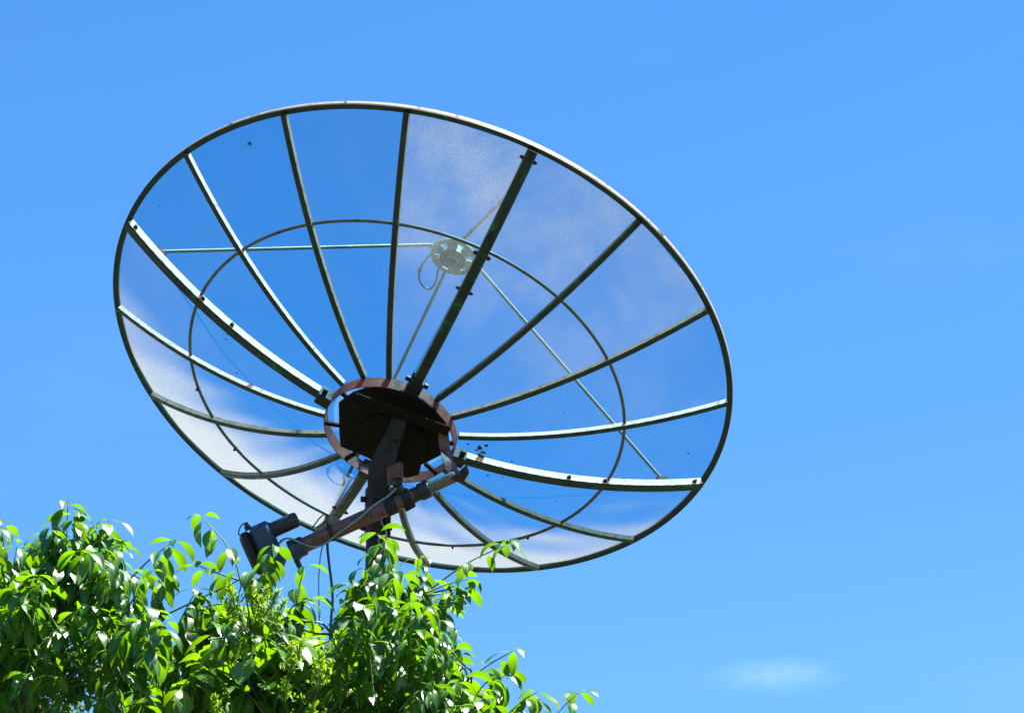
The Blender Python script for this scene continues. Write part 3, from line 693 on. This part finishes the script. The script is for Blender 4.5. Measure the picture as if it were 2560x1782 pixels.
class Plant:
    def __init__(s, name, label, cat, base, group=None):
        s.root = bpy.data.objects.new(name, None); scene.collection.objects.link(s.root); s.root.location = base
        tag(s.root, label, cat, group); s.base = Vector(base)
        s.leaves = []      # (kind, variant, matrix, tint, priority)
        s.twigs = MB(); s.nodes = []
    def leaf(s, kind, m, prio=0):
        s.leaves.append((kind, random.randrange(len(VAR[kind])), m, (random.random()**1.3, random.random(), 0), prio))
    def sprig(s, pts, leafkind='leaf', spacing=0.03, prio=0, rad=0.0022, start=0.15, term=3, sc=1.0, density=1.0, own=False):
        """a twig along pts carrying leaves on alternating sides, a tuft at the tip"""
        sp_ = spline(pts, 5)
        mb = MB() if own else s.twigs
        nn = len(sp_); mb.tube(sp_, [rad*(1.5 - 0.9*i/(nn-1)) for i in range(nn)], 6)
        if own:
            mb.v = [tuple(Vector(v) - s.base) for v in mb.v]
            link('twig', mb.mesh('twig', M['twig'], 60), s.root)
        acc = 0; side = random.choice((-1, 1)); total = sum((sp_[i+1]-sp_[i]).length for i in range(nn-1)); run = 0; nxt = total*start
        for i in range(nn-1):
            seg = sp_[i+1]-sp_[i]; l = seg.length
            while run + l >= nxt:
                p = sp_[i] + seg*((nxt - run)/max(l, 1e-6)); d = seg.normalized()
                yaw = math.atan2(-d.x, d.y)
                if random.random() < density:
                    for sg in ((side,) if random.random() < .45 else (side, -side)):
                        s.leaf(leafkind, leaf_matrix(p, yaw + sg*random.uniform(.5, 1.9), random.uniform(-.6, .05), random.uniform(-.35, .35), sc*random.uniform(.78, 1.08)), prio)
                side = -side; nxt += spacing*random.uniform(.75, 1.3)
            run += l
        d = (sp_[-1]-sp_[-2]).normalized(); yaw = math.atan2(-d.x, d.y); k0 = random.uniform(0, 6.28)
        for k in range(term):
            s.leaf(leafkind, leaf_matrix(sp_[-1], k0 + k*2*PI/max(1, term) + random.uniform(-.4, .4), random.uniform(-.1, .4), random.uniform(-.3, .3), sc*random.uniform(.7, 1.0)), prio)
    def finish(s, limit, mats):
        P = np.array([tuple(m @ Vector((0, 0.03, -0.02))) for _, _, m, _, _ in s.leaves]); pr = project(P)
        N_ = len(P); cnt = np.zeros(N_)
        for i in range(N_):
            dx = np.abs(pr[:, 0]-pr[i, 0]); dy = np.abs(pr[:, 1]-pr[i, 1])
            cnt[i] = np.sum((dx < 34) & (dy < 34) & (pr[:, 2] < pr[i, 2]))
        vis = (pr[:, 0] > -20) & (pr[:, 0] < 2580) & (pr[:, 1] > 0) & (pr[:, 1] < 1790)
        key = cnt + np.where(vis, 0, 1e6) - np.array([l[4] for l in s.leaves])*4
        order = np.argsort(key); single = set(int(i) for i in order[:limit] if vis[i])
        inv = Matrix.Translation(-s.base); cache = {}
        V, UV, FA, TI = {}, {}, {}, {}
        for i, (kind, vi, m, tint, _) in enumerate(s.leaves):
            vs, uv, fs = VAR[kind][vi]
            if i in single:
                tk = (kind, vi, int(tint[0]*3))
                if tk not in cache:
                    me = bpy.data.meshes.new('leaf'); me.from_pydata(vs.tolist(), [], fs); me.materials.append(M[mats[kind]])
                    me.polygons.foreach_set('use_smooth', [True]*len(me.polygons))
                    ul = me.uv_layers.new(name='UVMap'); li = np.zeros(len(me.loops), dtype=np.int32); me.loops.foreach_get('vertex_index', li)
                    ul.data.foreach_set('uv', uv[li].ravel().astype(np.float32))
                    ca = me.color_attributes.new('tint', 'FLOAT_COLOR', 'POINT')
                    ca.data.foreach_set('color', np.tile(np.array([(int(tint[0]*3)+.5)/3, tint[1], 0, 1], dtype=np.float32), len(vs)))
                    cache[tk] = me
                link('leaf', cache[tk], s.root, inv @ m)
            else:
                A = np.array(inv @ m); w = vs @ A[:3, :3].T + A[:3, 3]; mk = mats[kind]
                o = sum(len(x) for x in V.setdefault(mk, []))
                V[mk].append(w); UV.setdefault(mk, []).append(uv); TI.setdefault(mk, []).append(np.tile([tint[0], tint[1], 0, 1], (len(vs), 1)))
                FA.setdefault(mk, []).extend([tuple(q + o for q in f) for f in fs])
        for mk in V:
            v = np.concatenate(V[mk]); uv = np.concatenate(UV[mk]); ti = np.concatenate(TI[mk])
            me = bpy.data.meshes.new('foliage'); me.from_pydata(v.tolist(), [], FA[mk]); me.materials.append(M[mk])
            me.polygons.foreach_set('use_smooth', [True]*len(me.polygons))
            ul = me.uv_layers.new(name='UVMap'); li = np.zeros(len(me.loops), dtype=np.int32); me.loops.foreach_get('vertex_index', li)
            ul.data.foreach_set('uv', uv[li].ravel().astype(np.float32))
            ca = me.color_attributes.new('tint', 'FLOAT_COLOR', 'POINT'); ca.data.foreach_set('color', ti.ravel().astype(np.float32))
            o = link('foliage', me, s.root); o['kind'] = 'stuff'
        s.twigs.v = [tuple(Vector(v) - s.base) for v in s.twigs.v]
        o = link('twigs', s.twigs.mesh('twigs', M['twig'], 60), s.root); o['kind'] = 'stuff'
    def skeleton(s, centre, spread, n):
        """trunk from the ground and limbs into the crown; nodes for twigs to spring from"""
        t0 = s.base; fork = Vector((centre.x*0.6 + t0.x*0.4, centre.y*0.6 + t0.y*0.4, centre.z - 1.0))
        pts = spline([t0 + Vector((0, 0, -0.2)), t0 + Vector((.05, .03, 1.0)), t0.lerp(fork, .6) + Vector((-.05, .02, 0)), fork], 8)
        mb = MB(); mb.tube([p - s.base for p in pts], [0.085 - 0.045*i/(len(pts)-1) for i in range(len(pts))], 14)
        link('trunk', mb.mesh('trunk', M['bark'], 60), s.root)
        for k in range(n):
            e = centre + Vector((random.uniform(-1, 1)*spread[0], random.uniform(-1, 1)*spread[1], random.uniform(-1, .75)*spread[2]))
            mid = fork.lerp(e, .5) + Vector((random.uniform(-.08, .08), random.uniform(-.08, .08), random.uniform(-.02, .1)))
            pp = spline([fork - Vector((0, 0, .05)), mid, e], 6)
            mb = MB(); mb.tube([p - s.base for p in pp], [0.014 - 0.011*i/(len(pp)-1) for i in range(len(pp))], 8)
            link('limb', mb.mesh('limb', M['bark'], 60), s.root)
            s.nodes += pp[3:]
    def join(s, p):
        """thin branchlet from the nearest limb point to p"""
        q = min(s.nodes, key=lambda z: (z - p).length + max(0, z.z - p.z))
        if (q - p).length > 0.02:
            mid = q.lerp(p, .5) + Vector((random.uniform(-.03, .03), random.uniform(-.03, .03), random.uniform(-.02, .03)))
            s.twigs.tube(spline([q, mid, p], 4), [0.004 - 0.002*i/8 for i in range(9)], 6)

TD = 9.0
g0 = lambda px, d=TD: (atd(px, 1500, d).x, atd(px, 1500, d).y, 0)
left = Plant('leafy_tree', 'tall glossy leaved tree filling the lower left corner of the picture', 'tree', g0(120, 9.3), 'trees below the dish')
shrub = Plant('flowering_tree', 'yellow green tree with fuzzy flower sprays below the actuator motor', 'tree', g0(600, 9.2))
right = Plant('leafy_tree', 'glossy leaved tree in front of the pole with long twigs reaching right', 'tree', g0(900, 9.2), 'trees below the dish')

sil = np.array([(-700, 1230), (-200, 1205), (0, 1205), (60, 1245), (105, 1190), (150, 1150), (245, 1180), (280, 1275), (310, 1340), (380, 1425), (440, 1410), (480, 1345), (520, 1315), (620, 1315), (680, 1355), (740, 1425), (775, 1395), (800, 1330), (830, 1250), (880, 1245), (930, 1280), (985, 1340), (1005, 1420), (1040, 1475), (1110, 1505), (1190, 1560), (1240, 1610), (1300, 1680), (1450, 1800)], float)
def sil_y(x): return float(np.interp(x, sil[:, 0], sil[:, 1]))
left.skeleton(atd(60, 1560, 9.3), (.55, .45, .32), 16)
shrub.skeleton(atd(590, 1580, 9.1), (.28, .28, .2), 9)
right.skeleton(atd(930, 1580, 9.25), (.33, .4, .28), 14)

def owner(x):
    if x < 430 + random.uniform(-40, 40): return left
    if x < 735 + random.uniform(-40, 40): return shrub if random.random() < .62 else (left if x < 580 else right)
    return right
# explicit twigs read off the photograph: tree, depth, pixel path (2296-wide picture), options
EX = [
 (left, 8.95, [(140, 1310), (148, 1230), (152, 1134)], {}),
 (left, 9.0, [(215, 1330), (226, 1240), (243, 1166)], {}),
 (left, 8.9, [(200, 1290), (240, 1245), (278, 1225)], {}),
 (left, 8.88, [(165, 1300), (165, 1220), (168, 1155)], dict(term=4)),
 (left, 8.92, [(225, 1300), (222, 1230), (228, 1185)], dict(term=4)),
 (left, 9.1, [(90, 1330), (88, 1270), (92, 1225)], dict(term=4)),
 (right, 8.92, [(858, 1330), (860, 1270), (862, 1215)], dict(term=4)),
 (right, 8.95, [(975, 1420), (985, 1375), (1002, 1352)], dict(term=4)),
 (right, 9.0, [(1075, 1590), (1100, 1540), (1140, 1508)], dict(term=4)),
 (left, 9.05, [(0, 1320), (8, 1240), (4, 1178)], {}),
 (left, 8.85, [(-40, 1300), (-30, 1230), (-25, 1190)], {}),
 (left, 8.95, [(60, 1340), (62, 1280), (72, 1250)], {}),
 (left, 9.0, [(285, 1304), (335, 1255), (388, 1213)], dict(spacing=.034, start=.35)),
 (left, 8.8, [(300, 1360), (310, 1320), (325, 1290)], {}),
 (left, 8.7, [(70, 1420), (75, 1360), (78, 1312)], {}),
 (left, 8.65, [(250, 1450), (300, 1400), (345, 1370)], {}),
 (left, 8.6, [(330, 1480), (350, 1430), (372, 1395)], {}),
 (left, 8.6, [(190, 1640), (255, 1540), (275, 1510)], {}),
 (left, 8.6, [(310, 1660), (320, 1590), (330, 1560)], {}),
 (left, 8.55, [(120, 1660), (135, 1600), (145, 1575)], {}),
 (left, 8.55, [(40, 1560), (60, 1500), (70, 1470)], {}),
 (left, 9.05, [(110, 1300), (112, 1240), (105, 1195)], dict(term=3)),
 (left, 9.0, [(175, 1300), (180, 1230), (190, 1180)], {}),
 (left, 8.9, [(150, 1290), (135, 1230), (118, 1180)], dict(term=3)),
 (left, 8.95, [(245, 1320), (258, 1270), (262, 1215)], {}),
 (left, 8.85, [(20, 1330), (30, 1270), (38, 1225)], {}),
 (left, 8.9, [(330, 1400), (352, 1330), (370, 1285)], dict(spacing=.025, start=.4)),
 (left, 8.9, [(541, 1310), (528, 1260), (501, 1211), (454, 1160)], dict(spacing=.034, start=.2)),
 (left, 8.95, [(536, 1300), (490, 1285), (440, 1266)], dict(spacing=.036, start=.3)),
 (left, 8.85, [(400, 1400), (425, 1350), (440, 1322)], dict(term=4)),
 (shrub, 8.6, [(548, 1320), (575, 1280), (612, 1225)], dict(leafkind='leaf', spacing=.036, start=.35)),
 (shrub, 8.65, [(552, 1330), (580, 1300), (603, 1255)], dict(leafkind='leaf', term=3)),
 (right, 8.9, [(660, 1400), (668, 1330), (682, 1270)], dict(spacing=.034, start=.4)),
 (right, 8.9, [(640, 1400), (655, 1360), (690, 1345)], dict(term=3)),
 (right, 9.0, [(745, 1470), (770, 1420), (785, 1360)], dict(spacing=.04, start=.5)),
 (right, 9.0, [(852, 1470), (846, 1340), (848, 1260), (849, 1196)], dict(spacing=.027, start=.15)),
 (right, 9.05, [(870, 1400), (872, 1320), (868, 1262)], {}),
 (right, 8.95, [(826, 1400), (822, 1330), (818, 1275)], {}),
 (right, 9.0, [(905, 1400), (925, 1330), (960, 1300)], {}),
 (right, 8.9, [(800, 1400), (795, 1340), (790, 1310)], dict(term=4)),
 (right, 9.0, [(880, 1380), (900, 1310), (905, 1290)], {}),
 (right, 9.1, [(950, 1390), (935, 1310), (938, 1254)], dict(spacing=.03, start=.35)),
 (right, 9.1, [(955, 1328), (1020, 1280), (1070, 1250), (1132, 1223)], dict(spacing=.05, start=.55, term=6)),
 (right, 9.0, [(956, 1328), (1000, 1310), (1043, 1298)], dict(spacing=.05, start=.8, term=5)),
 (right, 9.05, [(958, 1332), (1000, 1322), (1037, 1320)], dict(spacing=.05, start=.75, term=5)),
 (right, 9.0, [(960, 1335), (990, 1330), (1010, 1335)], dict(spacing=.05, start=.6, term=4)),
 (right, 9.0, [(900, 1430), (935, 1395), (965, 1384)], dict(term=5)),
 (right, 9.0, [(930, 1470), (960, 1440), (998, 1440)], dict(term=4)),
 (right, 8.95, [(1040, 1530), (1095, 1490), (1150, 1459)], dict(spacing=.05, start=.5, term=3)),
 (right, 8.9, [(980, 1530), (1010, 1490), (1030, 1466)], {}),
 (right, 8.9, [(1120, 1620), (1165, 1575), (1205, 1550)], dict(term=4)),
 (right, 9.0, [(1215, 1650), (1248, 1600), (1297, 1551)], dict(spacing=.05, start=.45, term=4)),
 (right, 8.85, [(1040, 1600), (1080, 1540), (1110, 1515)], {}),
 (right, 8.8, [(880, 1640), (900, 1590), (915, 1572)], dict(term=5)),
 (right, 8.8, [(800, 1560), (830, 1500), (850, 1470)], {}),
 (right, 8.85, [(940, 1560), (950, 1510), (962, 1470)], {}),
]
mb = MB()
for tree, d, path, kw in EX:
    pts = [atd(x, y, d + (i/len(path)-.5)*.08) for i, (x, y) in enumerate(path)]
    kw = dict(kw); lk = kw.pop('leafkind', 'leaf')
    tree.join(pts[0]); tree.sprig(pts, lk, kw.pop('spacing', .0155), prio=2, own=True, **kw)
br = MB(); br.tube([p - right.base for p in spline([atd(880, 1440, 9.2), atd(922, 1363, 9.1), atd(956, 1327, 9.05)], 5)], [0.006 - 0.0025*i/10 for i in range(11)], 8)
link('branch', br.mesh('branch', M['bark'], 60), right.root)
# big ragged leaves of the flowering tree
for px, py, d, yaw, sc in ((563, 1475, 8.45, 2.9, 1.25), (520, 1440, 8.5, 2.3, 1.2), (600, 1440, 8.5, 4.0, 1.3), (480, 1420, 8.5, 1.6, 1.2), (650, 1420, 8.5, 4.6, 1.2)):
    shrub.leaf('shrub', leaf_matrix(atd(px, py, d), yaw, -.5, random.uniform(-.3, .3), sc), 3)
# fill
def fill(count, x0, x1, ylo, yhi, dens_kind=None):
    for _ in range(count):
        x = random.uniform(x0, x1); s = sil_y(x)
        y = s + ylo + (yhi - ylo)*random.random()
        if y > 2050: continue
        t = owner(x); d = random.uniform(8.55, 9.75)
        k = 'shrub' if t is shrub else 'leaf'
        tip = atd(x, y, d)
        ln = random.uniform(.10, .2)
        dv = Vector((random.uniform(-1, 1) + (.5 if t is right else -.1), random.uniform(-1, .6), random.uniform(.15, 1.3))).normalized()
        b = tip - dv*ln; mid = b.lerp(tip, .5) + Vector((0, 0, random.uniform(0, .02)))
        t.join(b); t.sprig([b, mid, tip], k, .023, rad=.0018, start=.12, term=3)
fill(500, -330, 1330, 45, 330)
fill(130, -330, 1330, 35, 110)
fill(90, -350, 1400, 300, 620)
fill(70, -700, -50, 20, 500)

# fuzzy flower sprays and small blossoms on the flowering tree
def spray(px, py, d, h, lean):
    tip = atd(px, py, d); base = tip + Vector((-lean*0.03, 0.02, -h)); shrub.join(base)
    st = spline([base, base.lerp(tip, .5) + Vector((0, -.004, 0)), tip], 4)
    bm = MB(); bm.tube([p - shrub.base for p in st], 0.0014, 5); V = [Vector(v) for v in bm.v]; Fc = list(bm.f); UVs = [(0.5, .5)]*len(V)
    for k in range(int(50 + h*1300)):
        t = random.random()**.8; p = base.lerp(tip, t) - shrub.base
        p = p + Vector((random.gauss(0, 1), random.gauss(0, 1), random.gauss(0, .4)))*0.0105*(1.15 - t)
        vs, uv, fs = VAR['bract'][random.randrange(6)]
        m = leaf_matrix(p, random.uniform(0, 6.28), random.uniform(0, .9), random.uniform(-.5, .5), random.uniform(.7, 1.2)*(1.1 - .4*t))
        o = len(V); V += [m @ Vector(v) for v in vs]; UVs += [tuple(x) for x in uv]; Fc += [tuple(i+o for i in f) for f in fs]
    me = bpy.data.meshes.new('flower_spray'); me.from_pydata([tuple(v) for v in V], [], Fc); me.materials.append(M['bud'])
    ul = me.uv_layers.new(name='UVMap')
    for lpp in me.loops: ul.data[lpp.index].uv = UVs[lpp.vertex_index]
    ca = me.color_attributes.new('tint', 'FLOAT_COLOR', 'POINT'); ca.data.foreach_set('color', np.tile(np.array([.5, .2, 0, 1], dtype=np.float32), len(V)))
    link('flower_spray', me, shrub.root)['kind'] = 'stuff'
for px, py, d, h, ln in ((512, 1312, 8.5, .075, -1), (563, 1300, 8.55, .07, 0), (600, 1316, 8.5, .08, .5), (625, 1322, 8.45, .085, 1), (640, 1345, 8.42, .06, 1), (655, 1440, 8.38, .08, .3), (680, 1432, 8.4, .085, 1), (722, 1462, 8.38, .09, .4), (745, 1480, 8.4, .07, 1), (548, 1435, 8.4, .05, 0), (480, 1560, 8.4, .06, -.5), (700, 1580, 8.38, .06, 0), (505, 1345, 8.5, .06, -1), (585, 1340, 8.45, .06, 0), (760, 1420, 8.5, .05, .5), (640, 1520, 8.38, .06, 0)):
    spray(px, py, d, h, ln)
def blossom(px, py, d, mat, label, n=6, s=1.0):
    c = atd(px, py, d); shrub.join(c + Vector((0, .02, -.03))); bm = MB()
    bm.tube([c + Vector((0, .012, -.008)) - shrub.base, c - shrub.base], .0012, 5)
    for k in range(n):
        vs, uv, fs = VAR['bract'][k % 6]; m = leaf_matrix(c - shrub.base, k*6.28/n + random.uniform(-.3, .3), random.uniform(-1.2, 1.2), 0, s*random.uniform(.8, 1.2))
        bm.add([m @ Vector(v) for v in vs], fs)
    o = link('blossom', bm.mesh('blossom', M[mat], 60), shrub.root); o['label'] = label
blossom(549, 1410, 8.36, 'pink', 'small pink blossom', 14, .7)
blossom(700, 1566, 8.34, 'red', 'small dark red blossom', 14, .75)
blossom(781, 1556, 8.36, 'red', 'small rosy blossom beside the tree', 12, .75)

left.finish(290, {'leaf': 'leaf', 'young': 'leaf', 'shrub': 'shrub_leaf'})
shrub.finish(290, {'leaf': 'leaf', 'young': 'leaf', 'shrub': 'shrub_leaf'})
right.finish(290, {'leaf': 'leaf', 'young': 'leaf', 'shrub': 'shrub_leaf'})
print('LEAVES', [len(t.leaves) for t in (left, shrub, right)])
